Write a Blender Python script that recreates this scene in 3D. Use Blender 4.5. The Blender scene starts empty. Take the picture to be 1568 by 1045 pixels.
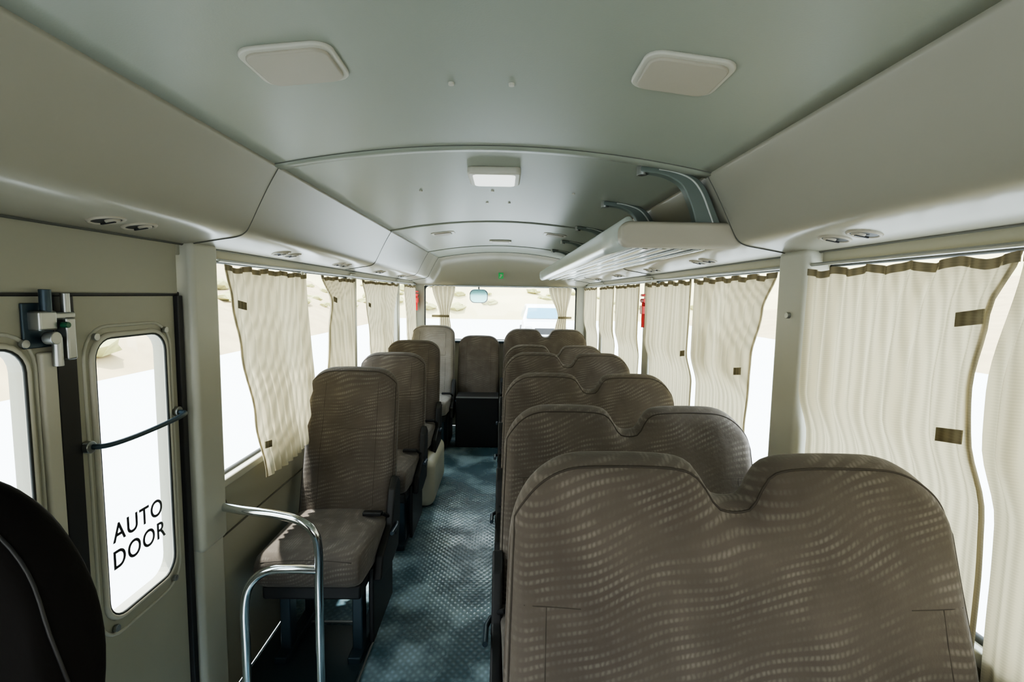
import bpy, bmesh, math, random
from mathutils import Vector, Matrix, noise
random.seed(4)
C = bpy.context.scene.collection
pi = math.pi

# ------------------------------------------------------------ materials
def nt(name):
    m = bpy.data.materials.new(name); m.use_nodes = True
    n = m.node_tree
    return m, n, n.nodes['Principled BSDF'], n.nodes['Material Output']

def plain(name, col, rough=.5, metal=0, var=.08, scale=6, bump=0, bscale=200, spec=.5):
    m, n, b, o = nt(name)
    tc = n.nodes.new('ShaderNodeTexCoord')
    nz = n.nodes.new('ShaderNodeTexNoise'); nz.inputs['Scale'].default_value = scale; nz.inputs['Detail'].default_value = 4
    n.links.new(tc.outputs['Object'], nz.inputs['Vector'])
    mx = n.nodes.new('ShaderNodeMix'); mx.data_type = 'RGBA'
    mx.inputs[6].default_value = (*[c*(1-var) for c in col], 1)
    mx.inputs[7].default_value = (*[min(1, c*(1+var)) for c in col], 1)
    n.links.new(nz.outputs['Fac'], mx.inputs[0]); n.links.new(mx.outputs[2], b.inputs['Base Color'])
    b.inputs['Roughness'].default_value = rough; b.inputs['Metallic'].default_value = metal
    b.inputs['Specular IOR Level'].default_value = spec
    if bump:
        n2 = n.nodes.new('ShaderNodeTexNoise'); n2.inputs['Scale'].default_value = bscale
        n.links.new(tc.outputs['Object'], n2.inputs['Vector'])
        bp = n.nodes.new('ShaderNodeBump'); bp.inputs['Strength'].default_value = bump; bp.inputs['Distance'].default_value = .002
        n.links.new(n2.outputs['Fac'], bp.inputs['Height']); n.links.new(bp.outputs[0], b.inputs['Normal'])
    return m

def fabric(name, c1, c2):
    m, n, b, o = nt(name)
    L = n.links.new
    tc = n.nodes.new('ShaderNodeTexCoord')
    nd = n.nodes.new('ShaderNodeTexNoise'); nd.inputs['Scale'].default_value = 5.5; nd.inputs['Detail'].default_value = 0
    L(tc.outputs['Object'], nd.inputs['Vector'])
    sc = n.nodes.new('ShaderNodeVectorMath'); sc.operation = 'SCALE'; sc.inputs['Scale'].default_value = .07
    L(nd.outputs['Color'], sc.inputs[0])
    ad = n.nodes.new('ShaderNodeVectorMath'); ad.operation = 'ADD'; L(tc.outputs['Object'], ad.inputs[0]); L(sc.outputs[0], ad.inputs[1])
    w = n.nodes.new('ShaderNodeTexWave'); w.wave_type = 'BANDS'; w.bands_direction = 'Z'
    w.inputs['Scale'].default_value = 20; w.inputs['Distortion'].default_value = 0
    mpw = n.nodes.new('ShaderNodeMapping'); mpw.inputs['Rotation'].default_value = (0, math.radians(14), 0)
    L(ad.outputs[0], mpw.inputs['Vector']); L(mpw.outputs[0], w.inputs['Vector'])
    w2 = n.nodes.new('ShaderNodeTexWave'); w2.wave_type = 'BANDS'; w2.bands_direction = 'X'
    w2.inputs['Scale'].default_value = 34; w2.inputs['Distortion'].default_value = 3.0; w2.inputs['Detail Scale'].default_value = 2
    L(tc.outputs['Object'], w2.inputs['Vector'])
    r1 = n.nodes.new('ShaderNodeMapRange'); r1.inputs[1].default_value = .3; r1.inputs[2].default_value = .95
    L(w.outputs['Fac'], r1.inputs[0])
    r2 = n.nodes.new('ShaderNodeMapRange'); r2.inputs[1].default_value = .1; r2.inputs[2].default_value = .8; r2.inputs[3].default_value = .3
    L(w2.outputs['Fac'], r2.inputs[0])
    mul = n.nodes.new('ShaderNodeMath'); mul.operation = 'MULTIPLY'; L(r1.outputs[0], mul.inputs[0]); L(r2.outputs[0], mul.inputs[1])
    nz = n.nodes.new('ShaderNodeTexNoise'); nz.inputs['Scale'].default_value = 13; nz.inputs['Detail'].default_value = 4
    L(tc.outputs['Object'], nz.inputs['Vector'])
    rn = n.nodes.new('ShaderNodeMapRange'); rn.inputs[1].default_value = .42; rn.inputs[2].default_value = .64
    rn.inputs[3].default_value = .08; rn.inputs[4].default_value = 1; L(nz.outputs['Fac'], rn.inputs[0])
    m2 = n.nodes.new('ShaderNodeMath'); m2.operation = 'MULTIPLY'; L(mul.outputs[0], m2.inputs[0]); L(rn.outputs[0], m2.inputs[1])
    mx = n.nodes.new('ShaderNodeMix'); mx.data_type = 'RGBA'
    mx.inputs[6].default_value = (*c1, 1); mx.inputs[7].default_value = (*c2, 1)
    L(m2.outputs[0], mx.inputs[0])
    nl = n.nodes.new('ShaderNodeTexNoise'); nl.inputs['Scale'].default_value = 6; nl.inputs['Detail'].default_value = 3
    L(tc.outputs['Object'], nl.inputs['Vector'])
    rl = n.nodes.new('ShaderNodeMapRange'); rl.inputs[1].default_value = .3; rl.inputs[2].default_value = .7; rl.inputs[3].default_value = .80; rl.inputs[4].default_value = 1.16
    L(nl.outputs['Fac'], rl.inputs[0])
    vm = n.nodes.new('ShaderNodeVectorMath'); vm.operation = 'SCALE'; L(mx.outputs[2], vm.inputs[0]); L(rl.outputs[0], vm.inputs['Scale'])
    L(vm.outputs[0], b.inputs['Base Color'])
    b.inputs['Roughness'].default_value = .9; b.inputs['Specular IOR Level'].default_value = .2
    b.inputs['Sheen Weight'].default_value = .2
    n2 = n.nodes.new('ShaderNodeTexNoise'); n2.inputs['Scale'].default_value = 8; n2.inputs['Detail'].default_value = 6; n2.inputs['Roughness'].default_value = .6
    L(tc.outputs['Object'], n2.inputs['Vector'])
    bp = n.nodes.new('ShaderNodeBump'); bp.inputs['Strength'].default_value = .4; bp.inputs['Distance'].default_value = .02
    L(n2.outputs['Fac'], bp.inputs['Height']); L(bp.outputs[0], b.inputs['Normal'])
    return m

def curtain_mat(name, col, tr=.5):
    m, n, b, o = nt(name); L = n.links.new
    n.nodes.remove(b)
    tc = n.nodes.new('ShaderNodeTexCoord')
    w = n.nodes.new('ShaderNodeTexWave'); w.bands_direction = 'Z'; w.inputs['Scale'].default_value = 60; w.inputs['Distortion'].default_value = .5
    L(tc.outputs['Object'], w.inputs['Vector'])
    w2 = n.nodes.new('ShaderNodeTexWave'); w2.bands_direction = 'Y'; w2.inputs['Scale'].default_value = 16; w2.inputs['Distortion'].default_value = .3
    L(tc.outputs['Object'], w2.inputs['Vector'])
    ad = n.nodes.new('ShaderNodeMath'); ad.operation = 'MULTIPLY_ADD'; ad.inputs[1].default_value = .25
    L(w.outputs['Fac'], ad.inputs[0]); L(w2.outputs['Fac'], ad.inputs[2])
    mx = n.nodes.new('ShaderNodeMix'); mx.data_type = 'RGBA'
    mx.inputs[6].default_value = (*[c*.68 for c in col], 1); mx.inputs[7].default_value = (*col, 1)
    L(ad.outputs[0], mx.inputs[0])
    d = n.nodes.new('ShaderNodeBsdfDiffuse'); t = n.nodes.new('ShaderNodeBsdfTranslucent')
    L(mx.outputs[2], d.inputs['Color']); L(mx.outputs[2], t.inputs['Color'])
    ms = n.nodes.new('ShaderNodeMixShader'); ms.inputs[0].default_value = tr
    L(d.outputs[0], ms.inputs[1]); L(t.outputs[0], ms.inputs[2]); L(ms.outputs[0], o.inputs['Surface'])
    return m

def glass_mat(name, col=(1, 1, 1), g=.06):
    m, n, b, o = nt(name); L = n.links.new
    n.nodes.remove(b)
    t = n.nodes.new('ShaderNodeBsdfTransparent'); t.inputs[0].default_value = (*col, 1)
    gl = n.nodes.new('ShaderNodeBsdfGlossy'); gl.inputs['Roughness'].default_value = .03
    nz = n.nodes.new('ShaderNodeTexNoise'); nz.inputs['Scale'].default_value = 3
    mr = n.nodes.new('ShaderNodeMapRange'); mr.inputs[3].default_value = g*.7; mr.inputs[4].default_value = g*1.3
    L(nz.outputs['Fac'], mr.inputs[0])
    ms = n.nodes.new('ShaderNodeMixShader'); L(mr.outputs[0], ms.inputs[0])
    L(t.outputs[0], ms.inputs[1]); L(gl.outputs[0], ms.inputs[2]); L(ms.outputs[0], o.inputs['Surface'])
    return m

def emis(name, col, s, base=(.8, .8, .8)):
    m, n, b, o = nt(name)
    nz = n.nodes.new('ShaderNodeTexNoise'); nz.inputs['Scale'].default_value = 20
    mr = n.nodes.new('ShaderNodeMapRange'); mr.inputs[3].default_value = s*.9; mr.inputs[4].default_value = s*1.1
    n.links.new(nz.outputs['Fac'], mr.inputs[0]); n.links.new(mr.outputs[0], b.inputs['Emission Strength'])
    b.inputs['Base Color'].default_value = (*base, 1)
    b.inputs['Emission Color'].default_value = (*col, 1)
    return m

def floor_mat():
    m, n, b, o = nt('vinyl_floor'); L = n.links.new
    tc = n.nodes.new('ShaderNodeTexCoord')
    hs = []
    for a in (40, -40):
        mp = n.nodes.new('ShaderNodeMapping'); mp.inputs['Rotation'].default_value = (0, 0, math.radians(a))
        L(tc.outputs['Object'], mp.inputs['Vector'])
        w = n.nodes.new('ShaderNodeTexWave'); w.bands_direction = 'X'; w.inputs['Scale'].default_value = 13
        L(mp.outputs[0], w.inputs['Vector']); hs.append(w)
    mu = n.nodes.new('ShaderNodeMath'); mu.operation = 'MULTIPLY'; L(hs[0].outputs['Fac'], mu.inputs[0]); L(hs[1].outputs['Fac'], mu.inputs[1])
    bp = n.nodes.new('ShaderNodeBump'); bp.inputs['Strength'].default_value = .45; bp.inputs['Distance'].default_value = .002
    L(mu.outputs[0], bp.inputs['Height']); L(bp.outputs[0], b.inputs['Normal'])
    nz = n.nodes.new('ShaderNodeTexNoise'); nz.inputs['Scale'].default_value = 4.5; nz.inputs['Detail'].default_value = 5
    L(tc.outputs['Object'], nz.inputs['Vector'])
    cr = n.nodes.new('ShaderNodeValToRGB')
    cr.color_ramp.elements[0].position = .42; cr.color_ramp.elements[0].color = (.105, .195, .245, 1)
    cr.color_ramp.elements[1].position = .64; cr.color_ramp.elements[1].color = (.55, .74, .84, 1)  # pale blotches paint bright reflections into the floor colour
    L(nz.outputs['Fac'], cr.inputs[0])
    mx = n.nodes.new('ShaderNodeMix'); mx.data_type = 'RGBA'; mx.blend_type = 'MULTIPLY'; mx.inputs[0].default_value = .5
    L(cr.outputs[0], mx.inputs[6])
    c2 = n.nodes.new('ShaderNodeValToRGB'); c2.color_ramp.elements[0].color = (.4, .4, .4, 1); L(mu.outputs[0], c2.inputs[0])
    L(c2.outputs[0], mx.inputs[7]); L(mx.outputs[2], b.inputs['Base Color'])
    rr = n.nodes.new('ShaderNodeMapRange'); rr.inputs[1].default_value = .4; rr.inputs[2].default_value = .62; rr.inputs[3].default_value = .34; rr.inputs[4].default_value = .12
    L(nz.outputs['Fac'], rr.inputs[0]); L(rr.outputs[0], b.inputs['Roughness'])
    return m

M = dict(
    ceil=plain('ceiling_vinyl', (.305, .325, .265), .38, var=.04, scale=2, bump=.08, bscale=300),
    cove=plain('cove_plastic', (.345, .325, .258), .30, var=.04, scale=2),
    wall=plain('wall_plastic', (.340, .332, .262), .38, var=.05, scale=3),
    wallp=plain('pillar_plastic', (.46, .455, .385), .38, var=.04, scale=3),
    seam=plain('seam_rubber', (.10, .10, .085), .8),
    black0=plain('gasket_rubber', (.02, .022, .02), .6),
    band=plain('trim_band', (.30, .32, .26), .35),
    light=plain('fixture_plastic', (.52, .50, .42), .4),
    beige=plain('beige_panel', (.40, .365, .29), .5),
    arch=plain('arch_cover', (.60, .57, .46), .4),
    fab=fabric('seat_fabric', (.128, .109, .094), (.225, .200, .178)),
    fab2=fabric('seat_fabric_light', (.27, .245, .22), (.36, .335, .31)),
    pipe=plain('seat_piping', (.06, .05, .042), .8),
    black=plain('black_plastic', (.018, .018, .02), .5),
    leath=plain('dark_leatherette', (.008, .007, .007), .8, bump=.3, bscale=150, spec=.15),
    metal=plain('dark_metal', (.04, .065, .085), .4, .4),
    chrome=plain('chrome', (.72, .75, .76), .13, 1, var=.03),
    steel=plain('brushed_steel', (.38, .39, .38), .35, .9),
    bracket=plain('bracket_paint', (.14, .17, .15), .35),
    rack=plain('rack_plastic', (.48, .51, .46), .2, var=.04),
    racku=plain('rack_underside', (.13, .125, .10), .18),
    rackm=plain('rack_aluminium', (.30, .31, .28), .2, .8),
    red=plain('red_plastic', (.60, .01, .01), .4),
    green=emis('exit_green', (.05, .8, .2), .12, (.02, .4, .1)),
    dgreen=plain('green_knob', (.02, .12, .06), .4),
    lamp=emis('lamp_lens', (.95, 1, .95), 1.3),
    lamp2=emis('lamp_lens_off', (.95, 1, .95), .12),  # unlit lens with a faint glow painted in
    glass=glass_mat('window_glass', (.93, .97, .97)),
    floor=floor_mat(),
    mat=plain('step_mat', (.030, .05, .06), .35),
    cur=curtain_mat('curtain_cloth', (.62, .555, .39), .40),
    curh=curtain_mat('curtain_header', (.30, .26, .18), .25),
    strap=curtain_mat('curtain_strap', (.38, .33, .22), .25),
    mirror=plain('mirror_glass', (.25, .5, .52), .08, .9),
    sand=plain('desert_sand', (.36, .285, .165), .95, var=.3, scale=.9),
    sand2=plain('dry_grass_hill', (.50, .44, .25), .95, var=.28, scale=.35),
    road=plain('road_asphalt', (.60, .63, .66), .9, var=.05, scale=.5),
    car=plain('car_paint', (.75, .78, .8), .25),
    carglass=plain('car_glass', (.10, .25, .35), .1),
    shrub=plain('shrub_leaves', (.33, .32, .14), .9, var=.4, scale=5),
)

# ------------------------------------------------------------ helpers
def link(o, parent=None):
    C.objects.link(o)
    if parent: o.parent = parent
    return o

def empty(name, loc=(0, 0, 0), rotz=0):
    e = bpy.data.objects.new(name, None); e.empty_display_size = .1
    e.location = loc; e.rotation_euler = (0, 0, rotz); C.objects.link(e); return e

def mesh(name, verts, faces, mats, parent=None, smooth=False, fm=None, bevel=0, seg=3):
    me = bpy.data.meshes.new(name); me.from_pydata([tuple(v) for v in verts], [], faces)
    if not isinstance(mats, (list, tuple)): mats = [mats]
    for mm in mats: me.materials.append(mm)
    bm = bmesh.new(); bm.from_mesh(me)
    bmesh.ops.recalc_face_normals(bm, faces=bm.faces); bm.to_mesh(me); bm.free()
    if smooth:
        for p in me.polygons: p.use_smooth = True
    o = bpy.data.objects.new(name, me); link(o, parent)
    if bevel:
        md = o.modifiers.new('bevel', 'BEVEL'); md.width = bevel; md.segments = seg; md.limit_method = 'ANGLE'
        for p in me.polygons: p.use_smooth = True
        o.modifiers.new('wn', 'WEIGHTED_NORMAL').keep_sharp = True
    return o

def boxes(name, bl, mat, parent=None, bevel=0, seg=3):
    v = []; f = []
    for (x0, x1, y0, y1, z0, z1) in bl:
        k = len(v)
        v += [(x0, y0, z0), (x1, y0, z0), (x1, y1, z0), (x0, y1, z0), (x0, y0, z1), (x1, y0, z1), (x1, y1, z1), (x0, y1, z1)]
        f += [[k+i for i in q] for q in ((3, 2, 1, 0), (4, 5, 6, 7), (0, 1, 5, 4), (1, 2, 6, 5), (2, 3, 7, 6), (3, 0, 4, 7))]
    return mesh(name, v, f, mat, parent, bevel=bevel, seg=seg)

def tube(name, pts, r, mat, parent=None, cyc=False, smooth=True):
    cu = bpy.data.curves.new(name, 'CURVE'); cu.dimensions = '3D'; cu.bevel_depth = r; cu.bevel_resolution = 4; cu.use_fill_caps = True
    s = cu.splines.new('POLY'); s.points.add(len(pts)-1)
    for p, q in zip(s.points, pts): p.co = (*q, 1)
    s.use_cyclic_u = cyc; s.use_smooth = smooth
    cu.materials.append(mat)
    o = bpy.data.objects.new(name, cu); return link(o, parent)

def catmull(pts, n=6, ):
    P = [Vector(p) for p in pts]; P = [2*P[0]-P[1]]+P+[2*P[-1]-P[-2]]; out = []
    for i in range(1, len(P)-2):
        for j in range(n):
            t = j/n; a, b, c, d = P[i-1], P[i], P[i+1], P[i+2]
            out.append(.5*((2*b)+(c-a)*t+(2*a-5*b+4*c-d)*t*t+(3*b-a-3*c+d)*t**3))
    out.append(P[-2]); return out

def grid(name, rows, mat, parent=None, smooth=True, solid=0, offset=0):
    nr, nc = len(rows), len(rows[0]); v = [p for r in rows for p in r]; f = []
    for i in range(nr-1):
        for j in range(nc-1):
            f.append((i*nc+j, i*nc+j+1, (i+1)*nc+j+1, (i+1)*nc+j))
    o = mesh(name, v, f, mat, parent, smooth)
    if solid:
        md = o.modifiers.new('s', 'SOLIDIFY'); md.thickness = solid; md.offset = offset
    return o

def rrect(y0, y1, z0, z1, r, k=6):
    pts = []
    for cy, cz, a0 in ((y1-r, z1-r, 0), (y0+r, z1-r, 90), (y0+r, z0+r, 180), (y1-r, z0+r, 270)):
        for j in range(k+1):
            a = math.radians(a0+90*j/k); pts.append((cy+r*math.cos(a), cz+r*math.sin(a)))
    return pts

def cyl(name, c, r, h, mat, parent=None, axis='Z', seg=24, r2=None):
    r2 = r if r2 is None else r2; v = []; f = []
    for i in range(seg):
        a = 2*pi*i/seg
        for rr, hh in ((r, -h/2), (r2, h/2)):
            p = (rr*math.cos(a), rr*math.sin(a), hh)
            if axis == 'X': p = (p[2], p[0], p[1])
            if axis == 'Y': p = (p[0], p[2], p[1])
            v.append((p[0]+c[0], p[1]+c[1], p[2]+c[2]))
    for i in range(seg):
        j = (i+1) % seg; f.append((2*i, 2*j, 2*j+1, 2*i+1))
    f.append([2*i for i in range(seg)]); f.append([2*i+1 for i in range(seg)])
    return mesh(name, v, f, mat, parent, bevel=min(r, h)*.12, seg=2)

# ------------------------------------------------------------ shell
Y0, Y1, YR = -1.15, 4.95, 5.23
W = .90
def cz(x): return 1.83-.063*(x/.62)**2
half = catmull([(.62, 0, 1.767), (.652, 0, 1.712), (.684, 0, 1.650), (.706, 0, 1.605), (.722, 0, 1.580), (.748, 0, 1.567), (.80, 0, 1.558), (.905, 0, 1.54)], 5)
cove = [(p.x, p.z) for p in half]
ceilp = [(-.62+1.24*i/30, cz(-.62+1.24*i/30)) for i in range(31)]
def yl(a, b, s=.3):
    n = max(1, int((b-a)/s)); return [a+(b-a)*i/n for i in range(n+1)]
grid('ceiling', [[(x, y, z) for x, z in ceilp] for y in yl(Y0, Y1)], M['ceil'], solid=.02, offset=0)
for s, nm in ((-1, 'left'), (1, 'right')):
    grid('trim_cove_'+nm, [[(s*x, y, z-.004) for x, z in cove] for y in yl(Y0, Y1)], M['cove'], solid=.012, offset=0)
    tube('trim_groove_'+nm, [(s*.621, y, 1.758) for y in yl(Y0, Y1)], .0030, M['seam'])
    tube('trim_rail_'+nm, [(s*.893, y, 1.533) for y in yl(Y0, YR)], .005, M['seam'])
bn = 1
for y in (1.47, 2.9, 4.3):
    grid('trim_ceiling_band_%d' % bn, [[(x, y+d, z-.014+e) for x, z in ceilp] for d, e in ((-.024, .008), (-.018, 0), (.018, 0), (.024, .008))], M['band'], solid=.004)
    tube('trim_ceiling_seam_%d' % bn, [(x, y-.027, z-.010) for x, z in ceilp], .002, M['seam'])
    for s in (-1, 1):
        tube('trim_cove_seam_%d_%s' % (bn, 'left' if s < 0 else 'right'), [(s*(x-.003), y, z-.011) for x, z in cove], .0016, M['seam'])
    bn += 1
# rear header
full = [(-x, z) for x, z in reversed(cove)] + ceilp[1:-1] + cove
rows = []
for i in range(11):
    a = i/10*pi/2; yy = Y1-.01+.29*math.sin(a); s = 1-math.cos(a)
    rows.append([(x*(1-.02*s), yy, z-.003+(1.50-z)*s) for x, z in full])
grid('trim_rear_header', rows, M['cove'], solid=.012)
tube('trim_rear_seam', [(x*.995, Y1-.015, z-.012) for x, z in full], .002, M['seam'])

def sidewall(s, ya, yb, sill, top=1.50):
    bl = []
    def B(y0, y1, z0, z1, t0=W, t1=W+.05): bl.append((min(s*t0, s*t1), max(s*t0, s*t1), y0, y1, z0, z1))
    B(ya, yb, top, 1.56)
    B(ya, yb, 0, sill)
    return bl, B
# right wall
bl, B = sidewall(1, Y0, YR+.05, .77)
for a, b in ((Y0, .12), (5.13, YR+.05)): B(a, b, .77, 1.50)
boxes('wall_right', bl, M['wall'], bevel=.004)
boxes('pillar_right', [(W-.045, W+.05, 1.355, 1.50, .70, 1.545)], M['wallp'], bevel=.02, seg=4)
boxes('pillar_right.001', [(W-.015, W+.05, 2.90, 3.03, .77, 1.52)], M['wallp'], bevel=.01)
boxes('pillar_right.002', [(W-.015, W+.05, 4.32, 4.42, .77, 1.52)], M['wallp'], bevel=.01)
boxes('trim_sill_right', [(W-.008, W+.01, .12, 5.1, .745, .775)], M['wallp'], bevel=.004)
# left wall (door opening .60-1.44)
bl, B = sidewall(-1, 1.44, YR+.05, .77)
for a, b in ((5.13, YR+.05),): B(a, b, .77, 1.50)
B(Y0, 1.44, 1.39, 1.56); B(Y0, .60, 0, .77); B(.15, .60, .77, 1.39); B(Y0, -.35, .77, 1.39)
boxes('wall_left', bl, M['wall'], bevel=.004)
boxes('pillar_left', [(-W-.05, -W+.035, 1.455, 1.59, .60, 1.545), (-W-.05, -W+.022, 1.455, 1.59, 0, .62)], M['wallp'], bevel=.018, seg=4)
boxes('pillar_left.001', [(-W-.05, -W+.015, 3.04, 3.13, .77, 1.52)], M['wallp'], bevel=.01)
boxes('pillar_left.002', [(-W-.05, -W+.015, 4.32, 4.42, .77, 1.52)], M['wallp'], bevel=.01)
boxes('trim_sill_left', [(-W-.01, -W+.012, 1.60, 5.1, .745, .775)], M['wallp'], bevel=.006)
tube('trim_panel_left', [(-W+.003, y, .58) for y in yl(1.6, 5.0)], .003, M['seam'])
# rear wall
boxes('wall_rear', [(-W-.05, W+.05, YR, YR+.05, 0, .92), (-W-.05, -.80, YR, YR+.05, .92, 1.5), (.80, W+.05, YR, YR+.05, .92, 1.5), (-W-.05, W+.05, YR, YR+.05, 1.49, 1.57)], M['wall'], bevel=.006)
boxes('trim_rear_ledge', [(-.80, .80, 5.12, 5.25, .90, .925)], M['metal'], bevel=.008)
# front wall behind the camera, unseen; windscreen opening shrunk to cut light
boxes('wall_front', [(-W-.05, W+.05, Y0-.05, Y0, 0, .92), (-W-.05, -.82, Y0-.05, Y0, .92, 1.42), (.82, W+.05, Y0-.05, Y0, .92, 1.42), (-W-.05, W+.05, Y0-.05, Y0, 1.40, 1.85)], M['wall'])
# outer roof skin
boxes('roof', [(-W-.05, W+.05, Y0-.05, YR+.06, 1.86, 1.90), (-W-.05, -W-.02, Y0-.05, YR+.06, 1.5, 1.88), (W+.02, W+.05, Y0-.05, YR+.06, 1.5, 1.88), (-W-.05, W+.05, YR+.03, YR+.06, 1.5, 1.88)], M['wallp'])

# floor
boxes('floor', [(-.47, W, Y0, YR, -.05, 0), (-W, -.47, 1.45, YR, -.05, 0), (-W, -.47, Y0, .60, -.05, 0)], M['floor'])
boxes('floor_step', [(-W-.04, -.47, .60, 1.45, -.40, -.36), (-.48, -.44, .60, 1.45, -.40, -.01)], M['floor'])
boxes('floor_mat', [(-.89, -.485, 1.47, 1.985, 0, .006)], M['mat'], bevel=.003)
pts = catmull([(-.80, 2.0, .008), (-.60, 2.0, .008), (-.51, 1.99, .008), (-.475, 1.94, .008), (-.475, 1.8, .008), (-.475, 1.46, .008)], 6)
tube('trim_step_edge', pts, .005, M['steel'])

# windows
wn = 1
def window(s, y0, y1, z0=.77, z1=1.50, mull=None, wall=W):
    global wn
    e = empty('window_%d' % wn, (s*(wall+.03), (y0+y1)/2, (z0+z1)/2)); wn += 1
    ox, oy, oz = e.location
    g = rrect(y0-oy, y1-oy, z0-oz, z1-oz, .03)
    tube('gasket', [(0, a, b) for a, b in g], .010, M['black0'], e, True)
    mesh('glass', [(0, y0-oy, z0-oz), (0, y1-oy, z0-oz), (0, y1-oy, z1-oz), (0, y0-oy, z1-oz)], [(0, 1, 2, 3)], M['glass'], e)
    if mull:
        boxes('mullion', [(-.012, .012, mull-oy-.014, mull-oy+.014, z0-oz, z1-oz)], M['wallp'], e, bevel=.004)
window(-1, 1.59, 3.04, mull=2.38); window(-1, 3.13, 4.32, mull=3.75); window(-1, 4.42, 5.13)
window(1, .12, 1.36, mull=.80); window(1, 1.50, 2.90, mull=2.2); window(1, 3.03, 4.32, mull=3.7); window(1, 4.42, 5.13)
window(-1, -.35, .15, z1=1.39)
e = empty('window_%d' % wn, (0, YR+.025, 1.21)); wn += 1
tube('gasket', [(a, 0, b) for a, b in rrect(-.80, .80, -.29, .285, .05)], .014, M['black0'], e, True)
mesh('glass', [(-.8, 0, -.29), (.8, 0, -.29), (.8, 0, .285), (-.8, 0, .285)], [(0, 1, 2, 3)], M['glass'], e)

# ------------------------------------------------------------ auto door
def leaf(parent, y0, y1, z0, z1, h, r=.05, t=.03):
    k = 6; inn = rrect(*h, r, k); out = []
    cs = [(y1, z1), (y0, z1), (y0, z0), (y1, z0)]
    for c in range(4):
        cy, czz = cs[c]
        for j in range(k+1):
            py, pz = inn[c*(k+1)+j]
            q = j/k
            if c in (0, 2):
                a = (cy, pz); b = (py, czz)
            else:
                a = (py, czz); b = (cy, pz)
            if q < .5: w = q*2; out.append((a[0]+(cy-a[0])*w, a[1]+(czz-a[1])*w))
            else: w = (q-.5)*2; out.append((cy+(b[0]-cy)*w, czz+(b[1]-czz)*w))
    N = len(inn); v = []; f = []
    for x in (0, -t):
        v += [(x, a, b) for a, b in inn]; v += [(x, a, b) for a, b in out]
    for i in range(N):
        j = (i+1) % N
        f += [(i, j, N+j, N+i), (2*N+i, 3*N+i, 3*N+j, 2*N+j), (i, 2*N+i, 2*N+j, j), (N+i, N+j, 3*N+j, 3*N+i)]
    mesh('leaf_panel', v, f, M['wall'], parent)
    g2 = rrect(h[0]-.006, h[1]+.006, h[2]-.006, h[3]+.006, r+.006, k)
    tube('leaf_window_frame', [(.001, a, b) for a, b in g2], .007, M['light'], parent, True)
    tube('leaf_window_gasket', [(.003, a, b) for a, b in inn], .0035, M['black0'], parent, True)
    g3 = rrect(h[0]-.026, h[1]+.024, h[2]-.045, h[3]+.028, r+.02, k)
    tube('leaf_pressed_frame', [(0, a, b) for a, b in g3], .004, M['wallp'], parent, True)
    mesh('leaf_glass', [(-.015, a, b) for a, b in inn], [list(range(N))], M['glass'], parent)
    for (a, b) in ((h[0]+.002, h[3]+.006), (h[1]-.002, h[3]+.006), (h[0]+.012, h[2]-.02), (h[1]-.01, h[2]-.02)):
        cyl('bolt', (.008, a, b), .0085, .008, M['steel'], parent, 'X', 14)
door = empty('door_1', (-.905, 1.03, 0))
def dy(y): return y-1.03
leaf(door, dy(1.096), dy(1.425), -.34, 1.385, (dy(1.140), dy(1.378), .60, 1.285))
leaf(door, dy(.63), dy(1.045), -.34, 1.385, (dy(.70), dy(.975), .60, 1.285))
boxes('door_rubber_seal', [(-.03, .004, dy(1.046), dy(1.095), -.34, 1.385), (-.03, .012, dy(1.428), dy(1.45), -.34, 1.385), (-.03, .0, dy(.60), dy(.63), -.34, 1.385), (-.03, .003, dy(.60), dy(1.45), 1.383, 1.395)], M['black'], door, bevel=.003)
boxes('door_edge_profile', [(-.005, .012, dy(1.003), dy(1.038), -.34, 1.27)], M['light'], door, bevel=.005)
tube('door_grip', catmull([(.0, dy(1.105), 1.045), (.04, dy(1.125), 1.045), (.045, dy(1.24), 1.045), (.04, dy(1.39), 1.052), (0, dy(1.41), 1.055)], 6), .0062, M['metal'], door)
for a, b in ((1.105, 1.045), (1.41, 1.055)): cyl('grip_mount', (.008, dy(a), b), .014, .014, M['steel'], door, 'X')
boxes('hinge_body', [(0, .03, dy(.985), dy(1.025), 1.315, 1.355), (.01, .025, dy(1.02), dy(1.075), 1.335, 1.352), (0, .03, dy(1.045), dy(1.068), 1.25, 1.34)], M['steel'], door, bevel=.005)
boxes('hinge_plate', [(0, .006, dy(.975), dy(1.04), 1.28, 1.37)], M['metal'], door, bevel=.002)
cyl('hinge_pivot', (.02, dy(1.01), 1.375), .010, .045, M['metal'], door)
cyl('hinge_pivot_b', (.02, dy(1.055), 1.37), .008, .04, M['steel'], door)
cyl('hinge_roller', (.028, dy(1.01), 1.30), .013, .02, M['steel'], door, 'X')
cyl('hinge_spring', (.02, dy(1.03), 1.27), .009, .06, M['steel'], door)
cyl('hinge_knob', (.035, dy(1.035), 1.325), .006, .014, M['dgreen'], door, 'X')
for txt, zz, yy in (('AUTO', .778, 1.270), ('DOOR', .711, 1.270)):
    tcu = bpy.data.curves.new('door_lettering', 'FONT'); tcu.body = txt; tcu.size = .066; tcu.align_x = 'CENTER'; tcu.extrude = .0006; tcu.offset = .0008; tcu.space_character = 1.12
    tcu.materials.append(M['black']); to = bpy.data.objects.new('door_lettering', tcu); link(to, door)
    to.location = (-.012, dy(yy), zz); to.rotation_euler = (pi/2, 0, pi/2); to.scale = (.90, 1, 1)

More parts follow.
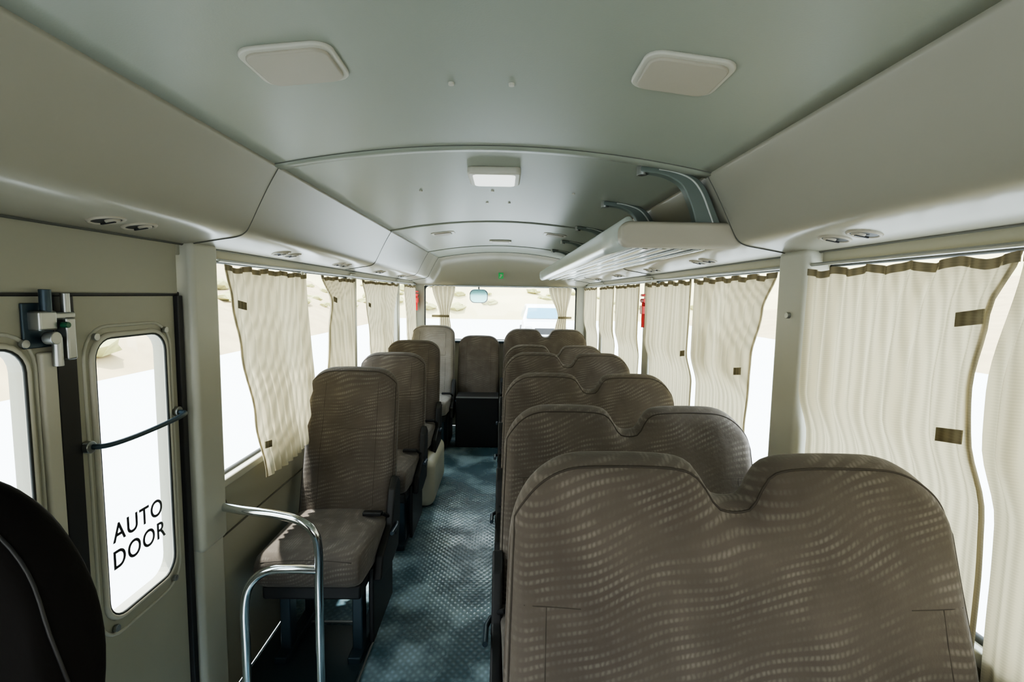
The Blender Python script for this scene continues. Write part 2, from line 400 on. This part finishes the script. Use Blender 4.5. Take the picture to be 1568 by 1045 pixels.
# ------------------------------------------------------------ seats
def make_seat(name, w, double, loc, top, fab, lean=.30, side=1, pipe=None, base=True, shoulder=None, D=.41, cushion=True, cap=True):
    e = empty(name, loc)
    z0 = .40; T = .105; N = 96 if double else 48; rs = .14 if double else .115; rz = .145 if double else .09
    if shoulder: rs, rz = shoulder
    hw = w/2; pipe = pipe or M['pipe']
    def ztop(x):
        d = hw-abs(x); z = top
        if d < rs:
            q = (rs-d)/rs; z -= rz*(1-max(0, 1-q**2.2)**(1/2.2))
        if double:
            z -= .068/(1+(abs(x)/.054)**5)
        z -= .010*((abs(x)-hw*.5)/(hw*.5))**2 if double else .01*(x/hw)**2
        return z
    def thick(x):
        d = hw-abs(x); r = .04
        k = 1 if d > r else max(.30, math.sqrt(max(0, 1-((r-d)/r)**2)))
        return T*k
    def mid(z):
        v = (z-z0)/(top-z0); return lean*(z-z0)*(1-.12*v)+T*.5
    def tap(x, z):
        v = max(0, (z-z0)/(top-z0)); return x*(1-.045*v**2)
    def pillow(x, z):
        v = (z-z0)/(top-z0); a = abs(x)/hw
        s = .012*math.sin(pi*min(1, max(0, v)))
        if double: a2 = abs(abs(x)-hw*.5)/(hw*.5); s += .012*(1-a2**2)*v
        s += .009*noise.noise(Vector((x*9+loc[1]*3, z*9, loc[0])))
        return s
    def sec(x):
        zt = ztop(x); t = thick(x); ry = min(.05, t*.5); out = []
        zc = zt-ry
        for i in range(15):
            z = z0+(zc-z0)*i/14; tt = t*(1-.22*(z-z0)/(top-z0))
            out.append((tap(x, z), mid(z)-tt/2-pillow(x, z)*(t/T), z))
        tt = t*(1-.22*(zc-z0)/(top-z0)); pc = pillow(x, zc)*(t/T)
        for i in range(1, 12):
            a = pi*i/12; z = zc+ry*math.sin(a)
            out.append((tap(x, z), mid(zc)+lean*ry*math.sin(a)-tt/2*math.cos(a)-pc*max(0, math.cos(a)), z))
        for i in range(9):
            z = zc-(zc-z0)*i/8; tt = t*(1-.22*(z-z0)/(top-z0)); out.append((tap(x, z), mid(z)+tt/2, z))
        return out
    xs = [hw*math.sin(pi/2*(-1+2*i/N)) for i in range(N+1)]
    S = [sec(x) for x in xs]; K = len(S[0]); v = [p for s in S for p in s]; f = []
    for i in range(N):
        for k in range(K):
            k2 = (k+1) % K; f.append((i*K+k, i*K+k2, (i+1)*K+k2, (i+1)*K+k))
    f.append(list(range(K))); f.append([N*K+k for k in range(K)][::-1])
    mesh('backrest', v, f, fab, e, smooth=True)
    ci = 6 if double else 4
    def off(p): return (p[0], p[1]-.0005, p[2])
    pp = [off(S[ci][k]) for k in range(0, 15, 2)]+[off(S[i][17]) for i in range(ci, N-ci+1)]+[off(S[N-ci][k]) for k in range(14, -1, -2)]
    tube('backrest_piping', pp, .0022, pipe, e)
    def fp(x, z):
        t = thick(x); tt = t*(1-.22*(z-z0)/(top-z0)); return (tap(x, z), mid(z)-tt/2-pillow(x, z)*(t/T)+.0006, z)
    zh = z0+(top-z0)*(.60 if not double else .66); bx = hw-.07 if double else hw-.085
    if not shoulder:
        for q in (-1, 1):
            zt2 = zh if double else top-.06
            tube('stitch_vertical', [fp(q*bx, z0+.02+(zt2-z0-.02)*i/12) for i in range(13)], .0011, pipe, e)
        if not double:
            tube('stitch_horizontal', [fp(-bx+2*bx*i/14, zh) for i in range(15)], .0011, pipe, e)
        else:
            for q in (-1, 1):
                tube('stitch_horizontal', [fp(q*(hw-.03-.10*i/4), zh) for i in range(5)], .0011, pipe, e)
    def cush(cx, cw, nm):
        n1 = 18; pr = rrect(-D, .05, .325, .455, .05, 5)
        v = []; f = []
        Kp = len(pr); xs2 = [cw/2*math.sin(pi/2*(-1+2*i/n1)) for i in range(n1+1)]
        for x in xs2:
            d = cw/2-abs(x); r = .05; k = 1 if d > r else math.sqrt(max(0, 1-((r-d)/r)**2)); k = .70+.30*k
            for (yy, zz) in pr:
                fr = max(0, min(1, (-yy-.1)/.3))
                v.append((cx+x*(1-.09*fr), -.17+(yy+.17)*(.88+.12*k), .39+(zz-.39)*k+.012*(zz > .4)*(1-(2*x/cw)**2)+.02*fr))
        for i in range(n1):
            for k in range(Kp):
                k2 = (k+1) % Kp; f.append((i*Kp+k, i*Kp+k2, (i+1)*Kp+k2, (i+1)*Kp+k))
        f.append(list(range(Kp))); f.append([n1*Kp+k for k in range(Kp)][::-1])
        mesh(nm, v, f, fab, e, smooth=True)
        tube(nm+'_piping', [(cx+(x*.91), -D+.008, .448+.012*(1-(2*x/cw)**2)) for x in xs2[3:-3]], .002, pipe, e)
    if cushion:
        if double: cush(-w/4, w/2-.01, 'cushion_a'); cush(w/4, w/2-.01, 'cushion_b')
        else: cush(0, w-.01, 'cushion')
    sx = side
    if base:
        lx = hw-.07
        boxes('seat_frame', [(-hw+.03, hw-.03, -D+.05, .04, .285, .34)], M['black'], e, bevel=.01)
        lb = []
        for q in (-1, 1):
            lb += [(q*lx-.02, q*lx+.02, -.27, -.21, .02, .30), (q*lx-.02, q*lx+.02, -.04, .02, .02, .30), (q*lx-.025, q*lx+.025, -.32, .06, 0, .03)]
        boxes('seat_legs', lb, M['metal'], e, bevel=.006)
        boxes('seat_side_plate', [(min(sx*(hw-.03), sx*(hw-.012)), max(sx*(hw-.03), sx*(hw-.012)), -.25, .08, .04, .34)], M['black'], e, bevel=.005)
    if cap:
        v = []; prof = [(-.26, .30), (-.22, .38), (-.06, .43), (.0, .56), (.06, .60), (.11, .56), (.10, .40), (.06, .28), (-.1, .26)]
        for xx in (sx*(hw-.012), sx*(hw+.020)): v += [(xx, a, b) for a, b in prof]
        n = len(prof); f = [list(range(n)), [n+i for i in range(n)][::-1]]+[(i, (i+1) % n, n+(i+1) % n, n+i) for i in range(n)]
        mesh('recliner_cover', v, f, M['black'], e, bevel=.008)
        tube('recliner_lever', [(sx*(hw+.022), .02, .40), (sx*(hw+.035), -.05, .42), (sx*(hw+.035), -.14, .43)], .008, M['metal'], e)
        bx0, bx1 = sorted((sx*(hw-.10), sx*(hw-.02)))
        boxes('belt_buckle', [(bx0, bx1, -.085, -.055, .475, .492)], M['black'], e, bevel=.005)
        tube('belt_strap', [(sx*(hw-.02), -.07, .483), (sx*(hw+.012), -.02, .44), (sx*(hw+.015), 0, .36)], .008, M['black'], e)
    return e
LX = -.652
make_seat('bus_seat', .415, False, (LX, 2.08, 0), 1.058, M['fab'])
make_seat('bus_seat', .42, False, (LX-.005, 2.92, 0), 1.03, M['fab'])
make_seat('bus_seat', .42, False, (LX-.005, 3.62, 0), 1.045, M['fab'], base=False)
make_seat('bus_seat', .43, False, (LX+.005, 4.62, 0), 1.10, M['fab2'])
make_seat('folding_bus_seat', .41, False, (-.205, 4.72, 0), 1.0, M['fab'], base=False, cushion=False, cap=False)
DX = .452
for y, t, dx in ((.69, 1.102, .008), (1.44, 1.032, 0), (2.19, 1.025, 0), (3.02, 1.03, 0), (3.82, 1.00, 0), (4.74, 1.07, 0)):
    make_seat('double_bus_seat', .85, True, (DX+dx, y, 0), t, M['fab'], side=-1)
make_seat('guide_seat', .43, False, (-.668, .41, 0), 1.165, M['leath'], lean=.22, pipe=M['black'], shoulder=(.21, .32))
boxes('dark_kickboard', [(-.395, .0, 4.46, 4.71, 0, .47)], M['black'], bevel=.012)  # black kickboard box added for the dark space under the folding seat
boxes('trim_kickboard', [(-.39, -.005, 4.452, 4.462, .462, .474)], M['steel'])
boxes('wheel_arch_cover', [(-.895, -.405, 3.14, 3.75, 0, .315)], M['arch'], bevel=.06, seg=6)

# ------------------------------------------------------------ curtains
def interp(pts, z):
    pts = sorted(pts)
    if z <= pts[0][0]: return pts[0][1]
    for a, b in zip(pts, pts[1:]):
        if z <= b[0]:
            t = (z-a[0])/(b[0]-a[0]); t = t*t*(3-2*t); return a[1]+(b[1]-a[1])*t
    return pts[-1][1]
def curtain(s, near, far, zt=1.484, zb=.72, pl=9, amp=.014, base=.862, tie=None, zb2=None, seed=0):
    e = empty('curtain', (s*base, (near[-1][1]+far[-1][1])/2, (zt+zb)/2)); o = e.location
    nu, nv = pl*12, 36; zb2 = zb if zb2 is None else zb2
    rows = []
    w0 = interp(far, 1.48)-interp(near, 1.48)
    ph = [random.uniform(-.5, .5) for _ in range(pl+2)]
    am = [random.uniform(.55, 1.25) for _ in range(pl+2)]
    for j in range(nv+1):
        q = j/nv; row = []
        for i in range(nu+1):
            u = i/nu; zbot = zb+(zb2-zb)*u; z = zt+(zbot-zt)*q
            a, b = interp(near, z), interp(far, z)
            nn = noise.noise(Vector((u*3+seed*7.3, z*1.2, seed)))
            uu = u+.012*math.sin(u*9+seed)*q
            y = a+(b-a)*uu
            comp = min(2.0, w0/max(.05, b-a))
            kp = u*pl; k0 = min(pl, int(kp)); amk = am[k0]*(1-(kp-k0))+am[k0+1]*(kp-k0); phk = ph[k0]*(1-(kp-k0))+ph[k0+1]*(kp-k0)
            c = math.sin(2*pi*kp+phk*2+nn*1.2*q)
            c = math.copysign(abs(c)**.75, c)
            x = base-amp*amk*(.55+.45*q)*comp**.5*c - .015*q*math.sin(pi*u)
            if s > 0:   # tucked between the seat and the wall low down
                lo = max(0, min(1, (1.16-z)/.14)); lo = lo*lo*(3-2*lo)
                x = x*(1-lo)+(.8885-.0035*(1+c))*lo
            z2 = z - (.010*(1-abs(((u*5) % 1)*2-1)) if q == 0 else 0) + .004*c*q
            row.append((s*min(x, .889)-o[0], y-o[1], z2-o[2]))
        rows.append(row)
    grid('curtain_cloth', rows, M['cur'], e)
    hd = [[(p[0]-s*.003, p[1], p[2]) for p in rows[0]], [(p[0]-s*.003, p[1], p[2]-.018) for p in rows[0]]]
    grid('curtain_header_tape', hd, M['curh'], e)
    hem = [[(r[0][0]-s*.004, r[0][1]+d, r[0][2]) for d in (-.004, .008)] for r in rows]
    grid('curtain_side_hem', hem, M['strap'], e)
    for t_ in (tie or ()):
        yy = interp(near, t_)
        xx = s*(base-.030)-o[0]
        grid('curtain_strap', [[(xx, yy-.02-o[1], t_-o[2]), (xx, yy+.03-o[1], t_-.008-o[2])], [(xx, yy-.02-o[1], t_-.025-o[2]), (xx, yy+.03-o[1], t_-.033-o[2])]], M['strap'], e, solid=.003)
    return e
# left
curtain(-1, [(.7, 1.84), (.95, 1.76), (1.2, 1.68), (1.36, 1.635), (1.49, 1.60)], [(.7, 2.34), (1.49, 2.26)], pl=11, zb=.70, zb2=.74, tie=(1.37, .86), seed=1, base=.852, amp=.017)
curtain(-1, [(.7, 2.48), (1.2, 2.54), (1.35, 2.58), (1.49, 2.44)], [(.7, 2.98), (1.49, 3.0)], pl=8, seed=2, tie=(1.38,), amp=.018)
curtain(-1, [(.7, 3.45), (1.1, 3.30), (1.35, 3.22), (1.49, 3.14)], [(.7, 3.95), (1.2, 4.1), (1.49, 4.26)], pl=9, seed=3, tie=(1.34,), amp=.018)
curtain(-1, [(.7, 4.75), (1.1, 4.60), (1.49, 4.46)], [(.7, 5.08), (1.49, 5.08)], pl=6, seed=4)
# right
curtain(1, [(.5, .835), (.9, .83), (1.05, .835), (1.25, .850), (1.38, .830), (1.49, .785)], [(.5, 1.35), (1.49, 1.335)], pl=9, zb=.55, seed=5, base=.855, tie=(1.39, 1.18), amp=.015)
curtain(1, [(.5, .32), (1.49, .25)], [(.5, .80), (.9, .808), (1.25, .82), (1.49, .78)], pl=9, zb=.55, seed=6, base=.855)
curtain(1, [(.6, 1.62), (.95, 1.70), (1.2, 1.66), (1.36, 1.60), (1.49, 1.52)], [(.6, 2.15), (1.49, 2.15)], pl=10, zb=.70, seed=7, tie=(1.17,), amp=.018)
curtain(1, [(.6, 2.20), (1.49, 2.18)], [(.6, 2.84), (1.49, 2.88)], pl=10, zb=.70, seed=8, tie=(1.17,), amp=.018)
curtain(1, [(.6, 3.12), (1.2, 3.08), (1.49, 3.06)], [(.6, 3.60), (1.49, 3.68)], pl=8, zb=.70, seed=9, amp=.018)
curtain(1, [(.6, 3.80), (1.2, 3.75), (1.49, 3.72)], [(.6, 4.25), (1.49, 4.3)], pl=8, zb=.70, seed=10, amp=.018)
curtain(1, [(.6, 4.5), (1.49, 4.45)], [(.6, 5.0), (1.49, 5.1)], pl=8, zb=.70, seed=11)
for s, a, b in ((-1, 1.6, 5.12), (1, .13, 5.12)):
    tube('curtain_rail', [(s*.872, y, 1.496) for y in yl(a, b)], .005, M['steel'])
def rcurtain(x_out, x_in, xo2, xi2, seed):
    e = empty('curtain', ((x_out+x_in)/2, 5.2, 1.2)); o = e.location; rows = []; pl = 5
    for j in range(31):
        q = j/30; z = 1.485-.50*q; row = []
        k = min(1, q/.62); k = k*k*(3-2*k); w2 = math.sin(max(0, (q-.62)/.38)*pi/2)*.35
        a = x_out+(xo2-x_out)*k; b = x_in+(xi2-x_in)*k+(x_in-xi2)*w2
        for i in range(pl*10+1):
            u = i/(pl*10); row.append((a+(b-a)*u-o[0], 5.175+.014*math.sin(2*pi*pl*u+seed)-o[1], z-o[2]))
        rows.append(row)
    grid('curtain_cloth', rows, M['cur'], e)
    zt = 1.485-.5*.62
    grid('curtain_strap', [[(x_out-o[0], -.045+.0, zt+.012-o[2]), (xi2-o[0], -.045, zt+.012-o[2])], [(x_out-o[0], -.045, zt-.012-o[2]), (xi2-o[0], -.045, zt-.012-o[2])]], M['strap'], e, solid=.002)
rcurtain(-.71, -.47, -.63, -.53, 0)
rcurtain(.74, .50, .69, .60, 1)
tube('curtain_rail', [(-.78, 5.175, 1.492), (.78, 5.175, 1.492)], .005, M['steel'])

# ------------------------------------------------------------ luggage rack
rk = empty('luggage_rack', (.55, 3.2, 1.60)); o = rk.location
pr = catmull([(.375, 0, 1.60), (.380, 0, 1.628), (.40, 0, 1.640), (.415, 0, 1.625), (.43, 0, 1.597), (.60, 0, 1.590), (.68, 0, 1.592), (.690, 0, 1.580), (.68, 0, 1.568), (.60, 0, 1.566), (.46, 0, 1.566), (.43, 0, 1.555), (.40, 0, 1.550), (.382, 0, 1.565), (.375, 0, 1.60)], 4)[:-1]
ys = yl(1.50, 4.85, .3); v = [(p.x-o[0], y-o[1], p.z-o[2]) for y in ys for p in pr]; n = len(pr); f = []
for i in range(len(ys)-1):
    for k in range(n): f.append((i*n+k, i*n+(k+1) % n, (i+1)*n+(k+1) % n, (i+1)*n+k))
f.append(list(range(n))[::-1]); f.append([(len(ys)-1)*n+k for k in range(n)])
mesh('rack_tray', v, f, M['rack'], rk, smooth=True)
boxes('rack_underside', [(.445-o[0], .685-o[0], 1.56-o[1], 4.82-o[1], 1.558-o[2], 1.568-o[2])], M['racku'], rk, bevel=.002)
for x in (.47, .53, .59, .65):
    boxes('rack_slat', [(x-.009-o[0], x+.009-o[0], 1.56-o[1], 4.8-o[1], 1.550-o[2], 1.559-o[2])], M['rackm'], rk, bevel=.003)
cap = rrect(.370, .742, 1.548, 1.624, .030, 6)
v = [(x-o[0], 1.475-o[1], z-o[2]) for x, z in cap]+[(x-o[0], 1.52-o[1], z-o[2]) for x, z in cap]; n = len(cap)
f = [list(range(n)), [n+i for i in range(n)][::-1]]+[(i, (i+1) % n, n+(i+1) % n, n+i) for i in range(n)]
mesh('rack_end_cap', v, f, M['beige'], rk, bevel=.012)
for yb in (1.512, 2.06, 2.80, 3.50, 4.20):
    inner = catmull([(.43, 0, 1.770), (.50, 0, 1.760), (.55, 0, 1.735), (.577, 0, 1.69), (.595, 0, 1.64), (.607, 0, 1.585)], 5)
    outer = catmull([(.43, 0, 1.786), (.52, 0, 1.779), (.585, 0, 1.761), (.622, 0, 1.730), (.652, 0, 1.672), (.690, 0, 1.585)], 5)
    v = []; f = []; n = len(inner)
    for yy in (-.017, .017):
        v += [(p.x-o[0], yb+yy-o[1], p.z-o[2]) for p in inner]+[(p.x-o[0], yb+yy-o[1], p.z-o[2]) for p in outer]
    for i in range(n-1):
        f += [(i, i+1, n+i+1, n+i), (2*n+i, 3*n+i, 3*n+i+1, 2*n+i+1), (i, 2*n+i, 2*n+i+1, i+1), (n+i, n+i+1, 3*n+i+1, 3*n+i)]
    f += [(0, n, 3*n, 2*n), (n-1, 3*n-1, 4*n-1, 2*n-1)]
    mesh('rack_bracket', v, f, M['bracket'], rk, bevel=.004)
    rib = [((a.x*.3+b.x*.7)-o[0], yb-.018-o[1], (a.z*.3+b.z*.7)-o[2]) for a, b in zip(inner, outer)]
    tube('bracket_rib', rib[3:], .003, M['rack'], rk)
    cyl('bracket_bolt', (.437-o[0], yb-o[1], 1.775-o[2]), .015, .026, M['steel'], rk, 'Z', 14)

# ------------------------------------------------------------ ceiling fixtures
def cpanel(name, x, y, w, d, h, mat, mat2=None, inset=.02, r=.025):
    e = empty(name, (x, y, cz(x)-.009)); sl = math.atan(-.126*x/.62**2)
    e.rotation_euler = (0, -sl, 0)
    def slab(nm, w, d, z0, z1, mt, r, b):
        o_ = rrect(-w/2, w/2, -d/2, d/2, r, 5); n = len(o_)
        v = [(a, bb, z0) for a, bb in o_]+[(a, bb, z1) for a, bb in o_]
        f = [list(range(n)), [n+i for i in range(n)][::-1]]+[(i, (i+1) % n, n+(i+1) % n, n+i) for i in range(n)]
        mesh(nm, v, f, mt, e, bevel=b)
    slab('housing', w, d, -h, 0, mat, r, min(.008, h*.4))
    slab('cover', w-2*inset, d-2*inset, -h-.005, -h+.003, mat2 or mat, r*.8, .003)
    return e
cpanel('ceiling_speaker', -.340, .920, .158, .140, .008, M['light'], M['beige'], .010, .03)
cpanel('ceiling_speaker', .342, .922, .158, .140, .008, M['light'], M['beige'], .010, .03)
cpanel('ceiling_lamp', -.007, 1.76, .178, .19, .026, M['light'], M['lamp'], .018, .02)
cpanel('ceiling_lamp', 0, 3.9, .17, .12, .014, M['light'], M['lamp2'], .02, .02)
cpanel('ceiling_vent', -.37, 3.3, .15, .14, .006, M['light'], M['beige'])
cpanel('ceiling_vent', .36, 3.3, .15, .14, .006, M['light'], M['beige'])
for x, y in ((-.08, 1.03), (.04, 1.03), (-.05, 2.3), (.05, 2.3), (-.02, 2.05), (-.3, 2.0), (.3, 2.0)):
    cyl('ceiling_screw_cap', (x, y, cz(x)-.012), .006, .006, M['light'], None, 'Z', 12)

def vent(s, y):
    x = .812; z = 1.551
    e = empty('air_vent', (s*x, y, z)); e.rotation_euler = (0, s*math.radians(10), 0)
    for k, d in enumerate((-.048, .048)):
        pts = [(.031*math.cos(2*pi*i/20), d+.031*math.sin(2*pi*i/20), -.005) for i in range(20)]
        tube('vent_ring', pts, .0045, M['beige'], e, True)
        cyl('vent_cup', (0, d, -.002), .030, .010, M['black'], e)
        cyl('vent_ball', (s*-.008, d+.006, -.006), .013, .010, M['beige'], e, r2=.016)
        boxes('vent_slot', [(-.016, .014, d+.002, d+.007, -.013, -.009)], M['black'], e)
for y in (1.13, 1.96, 2.62, 3.4, 4.1): vent(-1, y); vent(1, y)
cyl('wall_knob', (.852, 1.42, 1.355), .009, .012, M['steel'], None, 'X')

# exit sign
ex = empty('exit_sign', (0.0, 5.165, 1.60))
boxes('sign_plate', [(-.025, .025, -.005, .004, -.03, .03)], M['green'], ex, bevel=.002)
boxes('sign_figure', [(-.006, .006, -.008, -.005, -.012, .015), (-.016, .0, -.008, -.005, -.02, -.012), (.006, .016, -.008, -.005, .0, .008)], M['light'], ex)

# ------------------------------------------------------------ grab rail
gr = empty('grab_rail', (-.7, 1.5, 0)); o = gr.location
def L3(pts): return [(p[0]-o[0], p[1]-o[1], p[2]-o[2]) for p in pts]
tube('upper_tube', L3(catmull([(-.885, 1.57, .705), (-.80, 1.55, .70), (-.68, 1.53, .695), (-.60, 1.51, .685), (-.555, 1.50, .655), (-.54, 1.50, .60), (-.54, 1.50, .45), (-.54, 1.50, .01)], 7)), .0135, M['chrome'], gr)
tube('lower_tube', L3(catmull([(-.545, 1.50, .53), (-.62, 1.50, .532), (-.70, 1.50, .525), (-.755, 1.50, .48), (-.775, 1.50, .40), (-.775, 1.50, .25), (-.775, 1.50, .01)], 7)), .0135, M['chrome'], gr)
cyl('wall_flange', (-.875-o[0], 1.565-o[1], .705), .026, .012, M['chrome'], gr, 'X')
for x in (-.54, -.775): cyl('floor_flange', (x-o[0], 0, .006), .03, .012, M['steel'], gr)

# ------------------------------------------------------------ hammers
def hammer(s, y, z):
    e = empty('emergency_hammer', (s*.868, y, z))
    tube('handle', [(0, 0, -.10), (0, .002, .05)], .010, M['red'], e)
    cyl('head', (0, 0, .06), .013, .07, M['red'], e, 'Y')
    boxes('holder', [(-.014, .014, -.028, .028, -.02, .03), (-.014, .014, -.024, .024, .085, .10)], M['red'], e, bevel=.004)
hammer(1, 2.965, 1.32)
hammer(-1, 5.17, 1.33)
mr = empty('rear_view_mirror', (-.24, 5.42, 1.385))
me_pts = rrect(-.10, .10, -.075, .075, .055, 6); n = len(me_pts)
v = [(a, 0, b) for a, b in me_pts]+[(a, .03, b) for a, b in me_pts]
mesh('mirror_shell', v, [list(range(n)), [n+i for i in range(n)][::-1]]+[(i, (i+1) % n, n+(i+1) % n, n+i) for i in range(n)], M['metal'], mr, bevel=.008)
mesh('mirror_glass', [(a*.9, -.002, b*.88) for a, b in me_pts], [list(range(n))], M['mirror'], mr)
tube('mirror_arm', [(0, .02, .05), (0, .01, .12), (0, -.12, .16)], .008, M['black'], mr)

# ------------------------------------------------------------ outside
G = -.65
boxes('ground_road', [(-9, 14, -60, 42, G-.1, G)], M['road'])
def hill(name, rows, mat):
    grid(name, rows, mat)
rows = []
for i in range(26):
    x = -9-i*1.6
    rows.append([(x, -60+j*2.5, G-.05+(i/25)**.8*9+(.5*noise.noise(Vector((x*.35, j*.8, 0))) if i else 0)*(1+i*.1)) for j in range(70)])
hill('ground_hill_left', rows, M['sand'])
rows = []
for i in range(26):
    y = 42+i*1.8
    rows.append([(-50+j*2.5, y, G-.05+(i/25)**.75*13+(.6*noise.noise(Vector((j*.8, y*.35, 3))) if i else 0)*(1+i*.1)) for j in range(50)])
hill('ground_hill_rear', rows, M['sand2'])
rows = []
for i in range(20):
    x = 14+i*2
    rows.append([(x, -60+j*2.5, G-.05+(i/19)*5+(.4*noise.noise(Vector((x*.35, j*.8, 5))) if i else 0)) for j in range(70)])
hill('ground_hill_right', rows, M['sand'])
bm = bmesh.new()
for k in range(260):
    if k < 190: x = random.uniform(-16, 18); y = random.uniform(43, 66); z = G+((y-42)/45)**.75*13
    else: x = -random.uniform(10, 26); y = random.uniform(0, 45); z = G+((-x-9)/40)**.8*9
    r = random.uniform(.12, .5)
    res = bmesh.ops.create_icosphere(bm, subdivisions=2, radius=r, matrix=Matrix.Translation((x, y, z+.05)) @ Matrix.Diagonal((1.6, 1.3, .7, 1)))
    for vv in res['verts']:
        vv.co += Vector((random.uniform(-1, 1), random.uniform(-1, 1), random.uniform(-1, .6)))*r*.35
me = bpy.data.meshes.new('shrubs'); bm.to_mesh(me); bm.free(); me.materials.append(M['shrub']); link(bpy.data.objects.new('desert_shrubs', me))
cr = empty('parked_car', (1.75, 22, G))
side = [(-2.1, .35), (-2.15, .75), (-1.9, .98), (-1.1, 1.05), (-.55, 1.55), (-.2, 1.68), (1.6, 1.66), (2.1, 1.1), (2.15, .4)]
v = []; n = len(side)
for sx in (-1, 1): v += [(sx*(.9 if z < 1.06 else .72), y, z) for y, z in side]
mesh('body', v, [list(range(n)), [n+i for i in range(n)][::-1]]+[(i, (i+1) % n, n+(i+1) % n, n+i) for i in range(n)], M['car'], cr, bevel=.06)
mesh('windscreen', [(-.74, -1.10, 1.10), (.74, -1.10, 1.10), (.66, -.64, 1.53), (-.66, -.64, 1.53)], [(0, 1, 2, 3)], M['carglass'], cr)
for sx in (-1, 1):
    mesh('side_glass', [(sx*.9, -.9, 1.10), (sx*.9, 1.7, 1.10), (sx*.76, 1.4, 1.55), (sx*.76, -.4, 1.55)], [(0, 1, 2, 3)], M['carglass'], cr)
    boxes('headlamp', [(sx*.70-.13, sx*.70+.13, -2.16, -2.08, .68, .82)], M['chrome'], cr, bevel=.03)
    for yy in (-1.35, 1.35): cyl('wheel', (sx*.82, yy, .34), .34, .22, M['black'], cr, 'X')
boxes('grille', [(-.45, .45, -2.17, -2.08, .5, .75)], M['black'], cr, bevel=.02)

# ------------------------------------------------------------ light
w = bpy.data.worlds.new('World'); bpy.context.scene.world = w; w.use_nodes = True
n = w.node_tree; bg = n.nodes['Background']
tc = n.nodes.new('ShaderNodeTexCoord'); sp = n.nodes.new('ShaderNodeSeparateXYZ'); cr_ = n.nodes.new('ShaderNodeValToRGB')
n.links.new(tc.outputs['Generated'], sp.inputs[0]); n.links.new(sp.outputs['Z'], cr_.inputs[0]); n.links.new(cr_.outputs[0], bg.inputs[0])
cr_.color_ramp.elements[0].color = (1, .99, .94, 1); cr_.color_ramp.elements[1].color = (.78, .90, 1, 1); cr_.color_ramp.elements[1].position = .7
bg.inputs[1].default_value = 7.5
sl = bpy.data.lights.new('sun', 'SUN'); sl.energy = 13; sl.angle = .03; sl.color = (1, .95, .86)
so = bpy.data.objects.new('sun', sl); link(so); so.rotation_euler = (math.radians(-10), math.radians(-14), 0)
try:
    bpy.context.scene.view_settings.look = 'AgX - Medium High Contrast'
except Exception as ex_:
    print(ex_)

# ------------------------------------------------------------ camera
cd = bpy.data.cameras.new('camera'); cd.sensor_width = 36; cd.lens = 17.45; cd.clip_start = .02
co = bpy.data.objects.new('camera', cd); link(co)
R = Matrix.Rotation(math.radians(-1.05), 4, 'Z') @ Matrix.Rotation(math.radians(90-5.26), 4, 'X') @ Matrix.Rotation(math.radians(.9), 4, 'Z')
co.matrix_world = Matrix.Translation((.03, 0, 1.40)) @ R
bpy.context.scene.camera = co
